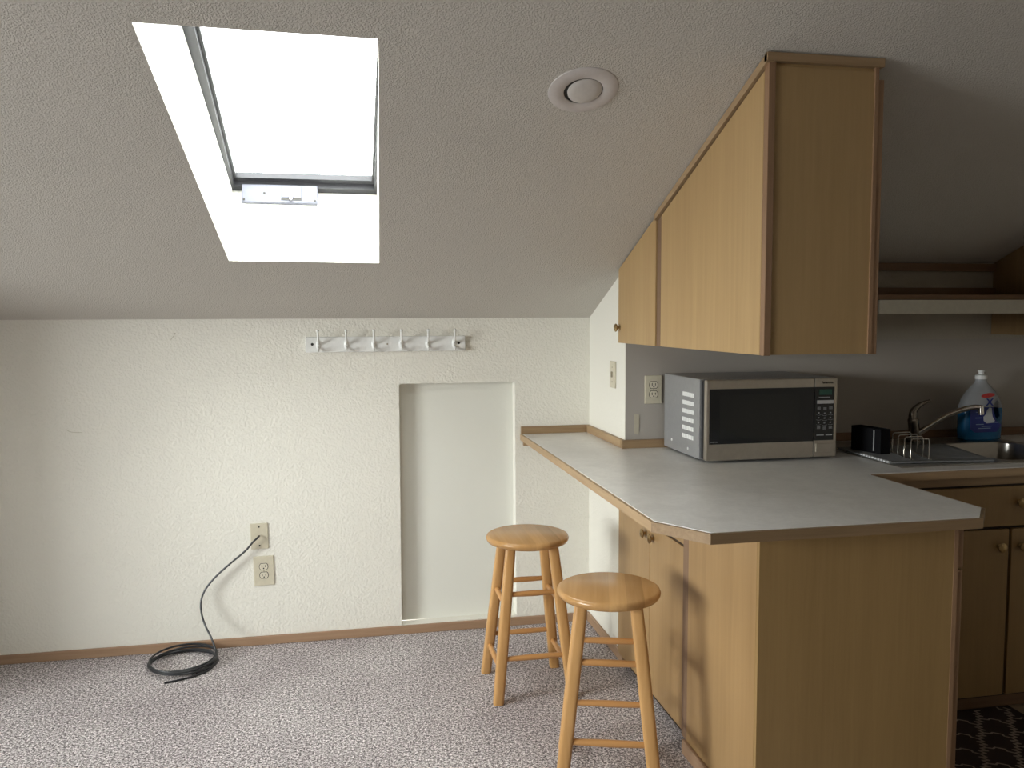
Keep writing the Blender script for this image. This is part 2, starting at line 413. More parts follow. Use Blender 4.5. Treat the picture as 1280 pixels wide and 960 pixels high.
# ------------------------------------------------------------------ coat rack
t = thing('coat_rack', 'white wooden coat rack with six double hooks mounted on the cream back wall', 'coat rack', (.18, D, 1.305))
bd = obj('board', B(-.174, D - .018, 1.306, .534, D + .001, 1.374), 'white', t, bevel=.003)
for x in (-.145, .503): obj('screw_hole', tube(bmesh.new(), [(x, D - .0195, 1.342), (x, D - .017, 1.342)], .006, 12), 'slot', bd)
obj('screw_hole', tube(bmesh.new(), [(.182, D - .0192, 1.340), (.182, D - .017, 1.340)], .004, 12), 'screw', bd)
for hx in (-.119, .002, .122, .243, .362, .482):
    y0 = D - .018
    bm = bmesh.new()
    lathe(bm, [(.010, -.001), (.0105, .002), (.006, .006), (0, .007)], (hx, y0, 1.340), (0, -1, 0), 16, 1, 2.2)
    up = smooth_path([(hx, y0 - .004, 1.345), (hx, y0 - .018, 1.350), (hx, y0 - .032, 1.368), (hx - .001, y0 - .042, 1.398)])
    tube(bm, up, [(.0048, .0048)] * len(up), 10)
    lathe(bm, [(0, -.007), (.005, -.005), (.007, 0), (.005, .005), (0, .007)], (hx - .001, y0 - .043, 1.401), (0, 0, 1), 14)
    dn_ = smooth_path([(hx, y0 - .004, 1.334), (hx, y0 - .012, 1.320), (hx, y0 - .024, 1.313), (hx, y0 - .034, 1.322)])
    tube(bm, dn_, .0042, 10)
    lathe(bm, [(0, -.006), (.0045, -.004), (.006, 0), (.0045, .004), (0, .006)], (hx, y0 - .035, 1.325), (0, 0, 1), 14)
    obj('hook', bm, 'whitehook', t, smooth=True)

# ------------------------------------------------------------------ wall plates
def plate_bm(x0, z0, x1, z1, y, th=.006, hole_=None):
    return B(x0, y - th, z0, x1, y, z1)
def duplex(loc, w, h, label, group=None):
    x, y, z = loc
    t = thing('duplex_outlet', label, 'outlet', loc, group)
    obj('cover_plate', B(x - w / 2, y - .006, z - h / 2, x + w / 2, y, z + h / 2), 'plate', t, bevel=.003)
    for s in (1, -1):
        cz_ = z + s * .0195
        bm = bmesh.new()
        pl = []
        for k in range(28):
            a = 2 * PI * k / 28
            pl.append((x + .0175 * math.cos(a), cz_ + max(-.0135, min(.0135, .0175 * math.sin(a)))))
        rec = obj('receptacle', prism(bm, pl, 'y', y - .0085, y - .005), 'face', t)
        bm = bmesh.new()
        prism(bm, [(x - .0185, cz_ - .0145), (x + .0185, cz_ - .0145), (x + .0185, cz_ + .0145), (x - .0185, cz_ + .0145)], 'y', y - .0063, y - .0055) if False else None
        bm.free()
        bm = bmesh.new()
        pl2 = [((a_ - x) * 1.14 + x, (b_ - cz_) * 1.15 + cz_) for a_, b_ in pl]
        obj('surround', prism(bm, pl2, 'y', y - .0066, y - .005), 'slot', rec)
        bm = bmesh.new()
        box(bm, x - .0085, y - .0092, cz_ - .003, x - .0058, y - .0084, cz_ + .008)
        box(bm, x + .0058, y - .0092, cz_ - .002, x + .0085, y - .0084, cz_ + .007)
        lathe(bm, [(.0030, 0), (.0030, .0008)], (x, y - .0084, cz_ - .0075), (0, -1, 0), 12)
        obj('slot', bm, 'slot', rec)
    obj('screw', lathe(bmesh.new(), [(.0032, 0), (.0030, .0018), (0, .0022)], (x, y - .0058, z), (0, -1, 0), 12), 'screw', t, smooth=True)
    return t
o = duplex((-.3775, D, .3365), .088, .134, 'large ivory duplex outlet low on the cream back wall below the cable plate')
o.rotation_euler = (0, math.radians(-1.2), 0)
duplex((1.247, YP - .0015, 1.155), .076, .118, 'ivory duplex outlet on the grey backsplash left of the microwave')
t = thing('cable_wall_plate', 'small ivory coax plate with black cable coming out of it', 'wall plate', (-.392, D, .494))
cp = obj('cover_plate', B(-.431, D - .006, .436, -.355, D, .552), 'plate', t, bevel=.003)
for z in (.536, .452): obj('screw', lathe(bmesh.new(), [(.0035, 0), (.0032, .0018), (0, .0022)], (-.393, D - .0058, z), (0, -1, 0), 12), 'slot', t, smooth=True)
t.rotation_euler = (0, math.radians(-1), 0)
t = thing('wall_switch_plate', 'narrow ivory wall plate on the short white side wall', 'switch plate', (XS, 3.449, 1.209))
obj('cover_plate', B(XS - .006, 3.41, 1.152, XS, 3.488, 1.267), 'plate', t, bevel=.003)
obj('toggle', B(XS - .013, 3.444, 1.198, XS - .005, 3.454, 1.222), 'screw', t, bevel=.002)
for z in (1.178, 1.240): obj('screw', lathe(bmesh.new(), [(.0032, 0), (.0030, .0018), (0, .0022)], (XS - .0058, 3.449, z), (-1, 0, 0), 12), 'screw', t, smooth=True)
tag(obj('adhesive_strip', P([(1.166, .972), (1.186, .968), (1.188, 1.052), (1.166, 1.056)], 'y', YP - .003, YP - .0014), 'tape', loc=(1.177, YP - .0014, .97)), 'faded beige adhesive strip stuck to the grey backsplash below the outlet', 'adhesive strip')

# ------------------------------------------------------------------ coax cable
pts = [(-.392, 3.800, .497), (-.400, 3.782, .492), (-.418, 3.778, .476), (-.453, 3.775, .438), (-.512, 3.775, .390), (-.575, 3.775, .335), (-.621, 3.773, .281), (-.640, 3.765, .231),
       (-.637, 3.75, .181), (-.620, 3.73, .133), (-.591, 3.69, .093), (-.573, 3.67, .050), (-.566, 3.63, .030)]
random.seed(3)
cx, cy = -.700, 3.650
loops = 5
for k in range(1, loops * 12 + 3):
    a = -.15 - 2 * PI * k / 12
    lp = k // 12
    rr = .132 + .007 * math.sin(lp * 2.1 + .6) + .003 * math.sin(k * .9)
    ex, ey = .004 * math.sin(lp * 1.7), .006 * math.cos(lp * 2.3)
    z = .028 - .004 * lp + .006 * math.sin(a + lp)
    pts.append((cx + ex + rr * math.cos(a), cy + ey + rr * .98 * math.sin(a), max(.005, z)))
pts += [(-.566, 3.66, .006), (-.570, 3.60, .005), (-.600, 3.535, .005), (-.655, 3.495, .005), (-.738, 3.462, .005)]
cb = obj('coax_cable', tube(bmesh.new(), smooth_path(pts, 5), .0042, 8), 'cable', loc=(cx, cy, 0), smooth=True)
tag(cb, 'black coax cable hanging from the ivory wall plate and coiled on the carpet', 'cable')

# ------------------------------------------------------------------ knobs
def knob(parent, pos, d, s=1):
    return obj('knob', lathe(bmesh.new(), [(.010 * s, 0), (.009 * s, .003), (.006 * s, .005), (.006 * s, .010), (.0135 * s, .013), (.0175 * s, .0165), (.0175 * s, .019), (.0125 * s, .0225), (.010 * s, .0225), (.008 * s, .024), (0, .025)], pos, d, 24), 'brass', parent, smooth=True)

# ------------------------------------------------------------------ upper cabinet (hangs over the peninsula)
UX0, UX1, UY0, UY1, UZ = 1.099, 1.431, 2.079, YP - .002, 1.351
t = thing('upper_cabinet', 'tall birch wall cabinet with a sloped top hanging over the peninsula', 'cabinet', (1.265, 2.7, UZ))
ix0 = UX0 + .018
cb_top = lambda y: ceil_z(y) - .003
obj('carcass', P([(UY0 + .012, UZ), (UY1, UZ), (UY1, cb_top(UY1)), (UY0 + .012, cb_top(UY0 + .012))], 'x', ix0, UX1 - .022), 'wood', t)
# doors on the side facing the room
g = .018
def dpoly(y0, y1, drop): return [(y0, UZ - .001), (y1, UZ - .001), (y1, cb_top(y1) - drop), (y0, cb_top(y0) - drop)]
dr = obj('door', P([(2.888, UZ - .001), (3.306, UZ - .001), (3.306, cb_top(3.306) - .004), (2.888, cb_top(2.888) - .004)], 'x', UX0 - .001, ix0), 'wood', t, bevel=.002)
knob(dr, (UX0 - .001, 3.285, 1.412), (-1, 0, 0), .95)
obj('door', P(dpoly(2.103, 2.835, .030), 'x', UX0 - .001, ix0 - .001), 'wood', t, bevel=.002)
obj('stile', P(dpoly(2.850, 2.886, .004), 'x', UX0 + .005, ix0), 'stilewood', t)
obj('stile_gap', P(dpoly(2.834, 2.851, .012), 'x', UX0 + .010, ix0 + .001), 'darkgap', t)
# strip along the ceiling on the room side, corner post and end panel
bm = P([(UY0 - .002, cb_top(UY0) - .024), (2.885, cb_top(2.885) - .022), (2.885, cb_top(2.885)), (UY0 - .002, cb_top(UY0))], 'x', UX0 - .008, UX0 + .010)
obj('ceiling_strip', bm, 'trimy', t)
obj('gap_line', P([(2.10, cb_top(2.10) - .032), (2.842, cb_top(2.842) - .030), (2.842, cb_top(2.842) - .020), (2.10, cb_top(2.10) - .020)], 'x', UX0 + .008, ix0 + .001), 'darkgap', t)
obj('corner_post', P([(UY0, UZ - .002), (UY0 + .024, UZ - .002), (UY0 + .024, cb_top(UY0 + .024) - .02), (UY0, cb_top(UY0) - .02)], 'x', UX0, UX0 + .020), 'trimz', t, bevel=.0015)
obj('end_panel', B(UX0 + .022, UY0 + .006, UZ, UX1 - .020, UY0 + .022, cb_top(UY0 + .02) - .022), 'woodend', t)
obj('top_strip', P([(UX0 - .008, cb_top(UY0) - .022), (UX1, cb_top(UY0) - .022), (UX1, cb_top(UY0)), (UX0 - .008, cb_top(UY0))], 'y', UY0 - .008, UY0 + .012), 'trimx', t)
obj('back_post', B(UX1 - .021, UY0 + .001, UZ - .001, UX1 - .010, UY0 + .024, cb_top(UY0) - .022), 'trimz', t)
for y0, y1 in ((UY0 + .004, 2.66), (2.68, UY1 - .02)):
    obj('kitchen_door', P([(y0, UZ - .002), (y1, UZ - .002), (y1, cb_top(y1) - .05), (y0, cb_top(y0) - .05)], 'x', UX1 - .010, UX1 + .008), 'woodend' if y0 > 2.2 else 'trimz', t, bevel=.002)

# ------------------------------------------------------------------ wall shelf with lamp valance
SX0, SX1 = 1.445, 2.845
t = thing('wall_shelf', 'dark wood shelf on the kitchen wall with a cream valance below its front edge', 'shelf', (2.1, YP, 1.50))
obj('shelf_board', B(SX0, 3.046, 1.521, SX1, YP - .002, 1.541), 'shelfwood', t, bevel=.001)
obj('lower_cleat', B(SX0, YP - .022, 1.541, SX1, YP - .002, 1.578), 'shelfwood', t)
obj('upper_cleat', B(SX0, YP - .022, 1.650, SX1, YP - .002, 1.684), 'shelfwood', t)
obj('valance', B(SX0 + .66, 3.036, 1.463, SX1 + .5, 3.046, 1.5195), 'valance', t, bevel=.001)
# cabinet at the right edge of the picture
t = thing('corner_cabinet', 'dark wooden wall cabinet at the right end of the kitchen shelf', 'cabinet', (3.1, 3.2, UZ + .02))
zt = lambda y: cz(SX1 + .01, y) - .004
obj('side_panel', P([(3.055, UZ + .02), (YP - .003, UZ + .02), (YP - .003, zt(YP)), (2.74, zt(2.74)), (2.74, 1.55), (3.055, 1.55)], 'x', SX1 + .001, SX1 + .019), 'panelwood', t)
obj('carcass', P([(3.055, UZ + .02), (YP - .003, UZ + .02), (YP - .003, zt(YP)), (2.76, zt(2.76)), (2.76, 1.55), (3.055, 1.55)], 'x', SX1 + .019, XR + .002), 'panelwood', t)
obj('door', P([(SX1 + .03, 1.56), (XR - .02, 1.56), (XR - .02, zt(2.76)), (SX1 + .03, zt(2.76))], 'y', 2.742, 2.76), 'panelwood', t)

# ------------------------------------------------------------------ base cabinet of the peninsula
X1, Y1, X2, Y2, X3f, X3, Y3b, YI = .785, 2.079, .885, 1.928, 1.666, 1.761, 2.033, 2.551
BX0, BX1, BY0 = 1.088, 1.722, 2.060
ZB = ZC - .028
t = thing('peninsula_cabinet', 'birch base cabinet under the peninsula with two doors behind the front stool', 'cabinet', (1.4, 2.6, 0))
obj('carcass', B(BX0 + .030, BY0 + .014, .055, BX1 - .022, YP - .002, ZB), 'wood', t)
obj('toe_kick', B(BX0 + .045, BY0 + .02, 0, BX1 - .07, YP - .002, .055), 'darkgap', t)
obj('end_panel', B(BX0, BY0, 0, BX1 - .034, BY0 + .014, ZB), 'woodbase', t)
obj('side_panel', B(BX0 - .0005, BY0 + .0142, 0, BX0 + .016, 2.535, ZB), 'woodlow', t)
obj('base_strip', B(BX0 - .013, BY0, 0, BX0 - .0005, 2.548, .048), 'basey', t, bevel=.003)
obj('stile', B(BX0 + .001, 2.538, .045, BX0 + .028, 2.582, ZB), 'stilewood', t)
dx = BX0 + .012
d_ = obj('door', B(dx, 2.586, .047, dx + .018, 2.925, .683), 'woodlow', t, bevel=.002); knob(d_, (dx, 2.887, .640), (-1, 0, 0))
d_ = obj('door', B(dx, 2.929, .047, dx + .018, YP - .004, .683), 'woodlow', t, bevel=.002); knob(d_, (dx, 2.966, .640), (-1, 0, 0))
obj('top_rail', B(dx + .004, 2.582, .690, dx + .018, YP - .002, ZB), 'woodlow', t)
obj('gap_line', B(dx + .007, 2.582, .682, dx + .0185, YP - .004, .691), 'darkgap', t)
obj('back_post', B(BX1 - .034, BY0 - .001, 0, BX1 - .020, BY0 + .02, ZB), 'trimz', t)
for y0, y1 in ((BY0 + .004, 2.53),):
    obj('drawer', B(BX1 - .020, y0, .735, BX1, y1, .872), 'trimz', t, bevel=.002)
    kd = obj('kitchen_door', B(BX1 - .020, y0, .075, BX1, y1, .728), 'trimz', t, bevel=.002)
# ------------------------------------------------------------------ sink base cabinet
SY = 2.580
t = thing('sink_cabinet', 'shade-toned birch base cabinet below the sink with a wide drawer front', 'cabinet', (2.6, 2.9, 0))
bm = B(BX1 + .004, SY + .018, .065, XR - .01, SY + .036, ZB); box(bm, BX1 + .004, SY + .036, .065, XR - .01, YP - .002, .085)
box(bm, BX1 + .004, SY + .036, .085, BX1 + .022, YP - .002, ZB); box(bm, XR - .028, SY + .036, .085, XR - .01, YP - .002, ZB)
obj('carcass', bm, 'wood', t)
obj('toe_kick', B(BX1 + .004, SY + .045, 0, XR - .01, SY + .06, .068), 'shelfwood', t)
obj('top_rail', B(BX1 + .004, SY + .006, .850, XR - .01, SY + .018, ZB), 'trimx', t)
obj('gap_line', B(BX1 + .004, SY + .012, .060, XR - .01, SY + .0185, .852), 'darkgap', t)
xs = [BX1 + .03, 2.62, 3.30]
for a, b in zip(xs, xs[1:]):
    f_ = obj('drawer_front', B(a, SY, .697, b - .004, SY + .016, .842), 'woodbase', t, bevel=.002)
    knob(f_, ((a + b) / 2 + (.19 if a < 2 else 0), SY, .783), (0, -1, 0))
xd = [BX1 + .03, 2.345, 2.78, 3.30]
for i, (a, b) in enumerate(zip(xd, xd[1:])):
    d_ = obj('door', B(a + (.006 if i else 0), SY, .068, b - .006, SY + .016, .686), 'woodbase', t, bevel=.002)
    knob(d_, ((b - .045) if i == 0 else (a + .045 if i == 1 else b - .05), SY, .622), (0, -1, 0))

# ------------------------------------------------------------------ countertop
t = thing('countertop', 'L-shaped mottled grey laminate countertop with oak edge and clipped corners', 'countertop', (1.3, 2.6, ZB))
eb = .010
LX0, LX1, LY0, LY1 = 1.955, 2.775, 2.655, 3.215     # cut-out for the sink
bm = bmesh.new()
def slab(poly): prism(bm, poly, 'z', ZB + .002, ZC)
bx = eb
slab([(.790 + bx, D - .001), (X1 + bx, Y1 + .004), (X2 + .006, Y2 + bx), (X3f - .004, Y2 + bx), (X3 - bx, Y3b + .004), (X3 - bx, YI + bx), (X3 - bx, YP - .002), (XS - .001, YP - .002), (XS - .001, D - .001)])
slab([(X3 - bx, YI + bx), (LX0, YI + bx), (LX0, YP - .002), (X3 - bx, YP - .002)])
slab([(LX0, YI + bx), (LX1, YI + bx), (LX1, LY0), (LX0, LY0)])
slab([(LX0, LY1), (LX1, LY1), (LX1, YP - .002), (LX0, YP - .002)])
slab([(LX1, YI + bx), (XR - .002, YI + bx), (XR - .002, YP - .002), (LX1, YP - .002)])
obj('laminate_top', bm, 'counter', t)
# edge band as a ribbon following the outline
def ribbon(pts, th, z0, z1):
    """pts outer outline, band lies inwards (left side)"""
    bm = bmesh.new(); n = len(pts); inn = []
    for i, p in enumerate(pts):
        p = Vector(p)
        if i == 0: d = (Vector(pts[1]) - p).normalized(); nrm = Vector((-d.y, d.x)); inn.append(p + nrm * th)
        elif i == n - 1: d = (p - Vector(pts[i - 1])).normalized(); nrm = Vector((-d.y, d.x)); inn.append(p + nrm * th)
        else:
            a = (p - Vector(pts[i - 1])).normalized(); b = (Vector(pts[i + 1]) - p).normalized()
            na = Vector((-a.y, a.x)); nb = Vector((-b.y, b.x)); m = (na + nb).normalized(); inn.append(p + m * th / max(.3, m.dot(na)))
    for i in range(n - 1):
        vs = [bm.verts.new((q.x, q.y, z)) for q in (Vector(pts[i]), Vector(pts[i + 1]), inn[i + 1], inn[i]) for z in (z0, z1)]
        for f in ((0, 2, 3, 1), (2, 4, 5, 3), (4, 6, 7, 5), (6, 0, 1, 7), (1, 3, 5, 7), (0, 6, 4, 2)): bm.faces.new([vs[k] for k in f])
    return bm
z0b = ZB - .0005; z1b = ZC - .0015
obj('edge_band', ribbon([(.790, D - .002), (X1, Y1), ], eb + .001, z0b, z1b), 'trimy', t)
obj('edge_band', ribbon([(X1, Y1), (X2, Y2)], eb + .001, z0b, z1b), 'trimx', t)
obj('edge_band', ribbon([(X2, Y2), (X3f, Y2), (X3, Y3b)], eb + .001, z0b, z1b), 'bandx', t)
obj('edge_band', ribbon([(X3, Y3b), (X3, YI)], eb + .001, z0b, z1b), 'trimy', t)
obj('edge_band', ribbon([(X3 + .001, YI), (XR - .003, YI)], eb + .001, z0b, z1b), 'trimx', t)
# oak upstand strips
def strip(bmx, mat): return obj('backsplash_strip', bmx, mat, t, bevel=.002)
strip(B(.792, D - .018, ZC, XS - .019, D - .001, ZC + .035), 'trimx')
strip(B(XS - .018, YP + .002, ZC, XS - .001, D - .002, ZC + .035), 'trimy')
strip(B(XS - .018, YP - .020, ZC, XS + .19, YP - .0035, ZC + .035), 'trimx')
strip(B(XS + .19, YP - .020, ZC, XR - .003, YP - .0035, ZC + .035), 'shelfwood')
obj('wall_cleat', B(.803, D - .022, ZB - .026, XS - .003, D - .001, ZB - .001), 'trimx', t)

# ------------------------------------------------------------------ sink
t = thing('kitchen_sink', 'stainless steel drop-in double bowl sink under the kitchen faucet', 'sink', (2.365, 2.93, ZC))
RX0, RX1, RY0, RY1 = 1.935, 2.795, 2.635, 3.235
def rrect(x0, y0, x1, y1, r, n=6):
    out = []
    for cx_, cy_, a0 in ((x1 - r, y1 - r, 0), (x0 + r, y1 - r, 90), (x0 + r, y0 + r, 180), (x1 - r, y0 + r, 270)):
        for k in range(n + 1):
            a = math.radians(a0 + 90 * k / n); out.append((cx_ + r * math.cos(a), cy_ + r * math.sin(a)))
    return out
def bowl(bm, x0, y0, x1, y1, z0=ZC + .004, depth=.17):
    secs = [(0, z0 + .001, .06), (.004, z0 - .004, .06), (.012, z0 - depth + .03, .055), (.04, z0 - depth, .05)]
    rings = []
    for ins, z, r in secs:
        rings.append([bm.verts.new((x, y, z)) for x, y in rrect(x0 + ins, y0 + ins, x1 - ins, y1 - ins, r)])
    for a, b in zip(rings, rings[1:]):
        n = len(a)
        for k in range(n): bm.faces.new((a[k], a[(k + 1) % n], b[(k + 1) % n], b[k]))
    bm.faces.new(rings[-1]); return rings[0]
def plate_with_hole(bm, x0, y0, x1, y1, ring, z):
    # four fans joining an outer rectangle to the rounded bowl outline
    n = len(ring) // 4
    oc = [bm.verts.new((x1, y1, z)), bm.verts.new((x0, y1, z)), bm.verts.new((x0, y0, z)), bm.verts.new((x1, y0, z))]
    for q_ in range(4):
        arc = ring[q_ * n:(q_ + 1) * n]
        for a, b in zip(arc, arc[1:]): bm.faces.new((oc[q_], a, b))
        nx = ring[((q_ + 1) * n) % len(ring)]
        bm.faces.new((oc[q_], arc[-1], nx, oc[(q_ + 1) % 4]))
zr = ZC + .005
bm = bmesh.new()
xm = 2.355
ra = bowl(bm, 1.975, 2.675, 2.330, 3.085)
plate_with_hole(bm, RX0, RY0, xm, 3.12, ra, zr)
rb = bowl(bm, 2.380, 2.675, 2.755, 3.085)
plate_with_hole(bm, xm, RY0, RX1, 3.12, rb, zr)
fbm = [bm.verts.new(c) for c in ((RX0, 3.12, zr), (RX1, 3.12, zr), (RX1, RY1, zr), (RX0, RY1, zr))]; bm.faces.new(fbm)
for (a, b) in (((RX0, RY0), (RX1, RY0)), ((RX1, RY0), (RX1, RY1)), ((RX1, RY1), (RX0, RY1)), ((RX0, RY1), (RX0, RY0))):
    bm.faces.new([bm.verts.new(c) for c in ((*a, zr), (*b, zr), (*b, ZC + .0005), (*a, ZC + .0005))])
obj('basin', bm, 'sink', t, smooth=True)
for cx_ in (2.152, 2.568): obj('drain', lathe(bmesh.new(), [(.042, 0), (.040, .003), (.020, .002), (0, .001)], (cx_, 2.88, ZC - .165), (0, 0, 1), 24), 'chromedark', t, smooth=True)
# faucet
fx, fy, fz = 2.375, 3.160, ZC + .006
t = thing('kitchen_faucet', 'chrome single lever faucet with arched spout at the back of the sink', 'faucet', (fx, fy, fz))
obj('base', lathe(bmesh.new(), [(.030, 0), (.030, .006), (.024, .012), (.022, .02)], (fx, fy, fz), (0, 0, 1), 28), 'chromedark', t, smooth=True)
bp_ = [(fx, fy, fz + .010), (fx - .002, fy, fz + .05), (fx - .008, fy, fz + .095), (fx - .006, fy, fz + .118)]
obj('body', tube(bmesh.new(), smooth_path(bp_), [.023] * 9 + [.0225] * 8 + [.020, .018, .016, .013, .010, .008, .006, .004], 18), 'chromedark', t, smooth=True)
lv = smooth_path([(fx - .010, fy - .002, fz + .085), (fx - .012, fy - .004, fz + .125), (fx + .006, fy - .010, fz + .152), (fx + .032, fy - .016, fz + .168), (fx + .056, fy - .02, fz + .176)])
obj('lever', tube(bmesh.new(), lv, [(.018 - .011 * min(1, k / 24), .021 - .015 * min(1, k / 28)) for k in range(len(lv))], 14), 'chromedark', t, smooth=True)
sp = smooth_path([(fx + .006, fy - .005, fz + .030), (fx + .045, fy - .04, fz + .072), (fx + .095, fy - .08, fz + .120), (fx + .140, fy - .12, fz + .148), (fx + .172, fy - .145, fz + .158), (fx + .192, fy - .16, fz + .156)])
s_ = obj('spout', tube(bmesh.new(), sp, [.0135 - .0035 * k / len(sp) for k in range(len(sp))], 16), 'chrome', t, smooth=True)
obj('spout_tip', tube(bmesh.new(), [(fx + .187, fy - .157, fz + .163), (fx + .189, fy - .158, fz + .128)], .0105, 16), 'chrome', s_, smooth=True)

# ------------------------------------------------------------------ dish drying set
mz = zr + .0012
quad = [(1.925, 2.692), (2.330, 2.655), (2.437, 3.052), (1.942, 3.052)]
t = thing('drying_mat', 'grey ribbed dish drying mat lying over the left bowl of the sink', 'mat', (2.15, 2.87, mz))
obj('mat_sheet', P(quad, 'z', mz, mz + .006), 'mat', t, bevel=.002)
bm = bmesh.new()
for k in range(10):
    y = 2.700 + k * .019; x = 1.928 + (y - 2.692) * .047
    box(bm, x - .003, y, mz + .002, x + .010, y + .010, mz + .0078)
obj('edge_ribs', bm, 'matrim', t)
bm = bmesh.new()
for k in range(16):
    y = 2.72 + k * .02
    box(bm, 1.95, y, mz + .006, 2.31 + (y - 2.66) * .25, y + .006, mz + .0072)
obj('rib_lines', bm, 'mat', t)
mt = mz + .0075
cq = [(1.966, 2.992), (1.995, 2.846), (2.043, 2.856), (2.014, 3.002)]
t = thing('utensil_caddy', 'black plastic utensil caddy standing on the drying mat', 'caddy', (2.0, 2.92, mt))
ctr = Vector((sum(a for a, b in cq) / 4, sum(b for a, b in cq) / 4))
inn = [((a - ctr.x) * .86 + ctr.x, (b - ctr.y) * .95 + ctr.y) for a, b in cq]
bm = bmesh.new()
o0 = [bm.verts.new((a, b, mt)) for a, b in cq]; o1 = [bm.verts.new((a, b, mt + .095)) for a, b in cq]
i1 = [bm.verts.new((a, b, mt + .095)) for a, b in inn]; i0 = [bm.verts.new((a, b, mt + .01)) for a, b in inn]
bm.faces.new(o0); bm.faces.new(i0)
for k in range(4):
    l = (k + 1) % 4
    bm.faces.new((o0[k], o0[l], o1[l], o1[k])); bm.faces.new((o1[k], o1[l], i1[l], i1[k])); bm.faces.new((i1[k], i1[l], i0[l], i0[k]))
obj('holder', bm, 'caddyblack', t)
d = (Vector(cq[1]) - Vector(cq[0])); p = Vector(cq[0]) + d * .76; nrm = Vector((d.y, -d.x)).normalized(); e = d.normalized() * .005
if nrm.x > 0: nrm = -nrm
pp = [p, p + e, p + e + nrm * .0015, p + nrm * .0015]
obj('side_stripe', P([(a.x, a.y) for a in pp], 'z', mt + .008, mt + .088), 'key', t)
t = thing('plate_rack', 'small chrome wire plate rack standing on the drying mat', 'plate rack', (2.08, 2.79, mt))
lw = [(2.065, 2.874), (2.050, 2.819), (2.038, 2.766), (2.027, 2.714)]
rw = [(2.146, 2.875), (2.132, 2.819), (2.112, 2.760), (2.096, 2.706)]
rz = mt + .0025
for (a, b), (c, d2) in zip(lw, rw):
    pth = [(a, b, rz), (a, b, mt + .070), (a + .006, b, mt + .077), (c - .006, d2, mt + .077), (c, d2, mt + .070), (c, d2, rz)]
    obj('wire_hoop', tube(bmesh.new(), pth, .0023, 8), 'chrome', t, smooth=True)
obj('base_wire', tube(bmesh.new(), [(lw[3][0] - .002, 2.700, rz), (lw[0][0] + .004, 2.89, rz)], .0025, 8), 'chrome', t)
obj('base_wire', tube(bmesh.new(), [(rw[3][0] - .002, 2.690, rz), (rw[0][0] + .004, 2.89, rz)], .0025, 8), 'chrome', t)

# ------------------------------------------------------------------ detergent jug
jx, jy, jz = 2.695, 3.165, zr
t = thing('detergent_jug', 'large clear detergent jug half full of blue liquid behind the sink', 'jug', (jx, jy, jz))
def jug_ring(bm, z, w, dd, n=40, pw=2.6):
    out = []
    for k in range(n):
        a = 2 * PI * k / n; c, s = math.cos(a), math.sin(a)
        out.append(bm.verts.new((jx + w * abs(c) ** (2 / pw) * (1 if c >= 0 else -1), jy + dd * abs(s) ** (2 / pw) * (1 if s >= 0 else -1), jz + z)))
    return out
prof = [(0, .088, .040), (.006, .096, .045), (.05, .098, .047), (.13, .098, .047), (.17, .095, .046), (.205, .084, .042), (.24, .062, .036), (.265, .040, .028), (.280, .026, .022), (.292, .021, .020), (.304, .020, .019)]
def jug_shell(z0, z1, sc, mat, nm, hole_=True):
    """flat-sided bottle with a handle hole at the right: lofted slices, split around the hole"""
    def wd(z):
        for (a, b, c), (a2, b2, c2) in zip(prof, prof[1:]):
            if a <= z <= a2:
                f = (z - a) / (a2 - a); return (b + (b2 - b) * f) * sc, (c + (c2 - c) * f) * sc
        return prof[-1][1] * sc, prof[-1][2] * sc
    bm = bmesh.new()
    n = 26; m = 36
    # front and back skins as grids in (x,z), rounded in y, faces in the handle hole left out and bridged
    zs = [z0 + (z1 - z0) * k / m for k in range(m + 1)]
    hx, hz_, ha, hb = .058, .150, .017, .045
    G = {}
    for s in (-1, 1):
        for i, z in enumerate(zs):
            w, dd = wd(z)
            for j in range(n + 1):
                u = -1 + 2 * j / n; u = math.sin(u * PI / 2)
                y = dd * (max(0, 1 - abs(u) ** 2.6)) ** (1 / 2.6)
                if j in (0, n) and s == 1: G[s, i, j] = G[-1, i, j]; continue
                x_ = w * u
                pinch = ((x_ - hx) / .030) ** 2 + ((z - hz_) / .062) ** 2 if hole_ else 9
                if pinch < 1: y *= .55 + .45 * pinch
                G[s, i, j] = bm.verts.new((jx + x_, jy + s * y, jz + z))
    def inh(i, j):
        if not hole_: return False
        v = [G[-1, a, b].co for a, b in ((i, j), (i + 1, j), (i, j + 1), (i + 1, j + 1))]
        c = sum((q for q in v), Vector()) / 4
        return ((c.x - jx - hx) / ha) ** 2 + ((c.z - jz - hz_) / hb) ** 2 < 1
    for i in range(m):
        for j in range(n):
            if inh(i, j):
                for (di, dj), e in (((-1, 0), ((i, j), (i, j + 1))), ((1, 0), ((i + 1, j), (i + 1, j + 1))), ((0, -1), ((i, j), (i + 1, j))), ((0, 1), ((i, j + 1), (i + 1, j + 1)))):
                    ii, jj = i + di, j + dj
                    if not (0 <= ii < m and 0 <= jj < n) or not inh(ii, jj):
                        vs = [G[-1, *e[0]], G[-1, *e[1]], G[1, *e[1]], G[1, *e[0]]]
                        try: bm.faces.new(vs)
                        except ValueError: pass
                continue
            for s in (-1, 1):
                vs = [G[s, i, j], G[s, i, j + 1], G[s, i + 1, j + 1], G[s, i + 1, j]]
                vs = list(dict.fromkeys(vs))
                if len(vs) > 2: bm.faces.new(vs)
    for i in (0, m):
        loop = [G[-1, i, j] for j in range(n + 1)] + [G[1, i, j] for j in range(n - 1, 0, -1)]
        bm.faces.new(loop)
    return obj(nm, bm, mat, t, smooth=True)
jug_shell(.158, .304, 1.0, 'jug', 'clear_body')
jug_shell(.0, .158, 1.0, 'liquid', 'liquid')
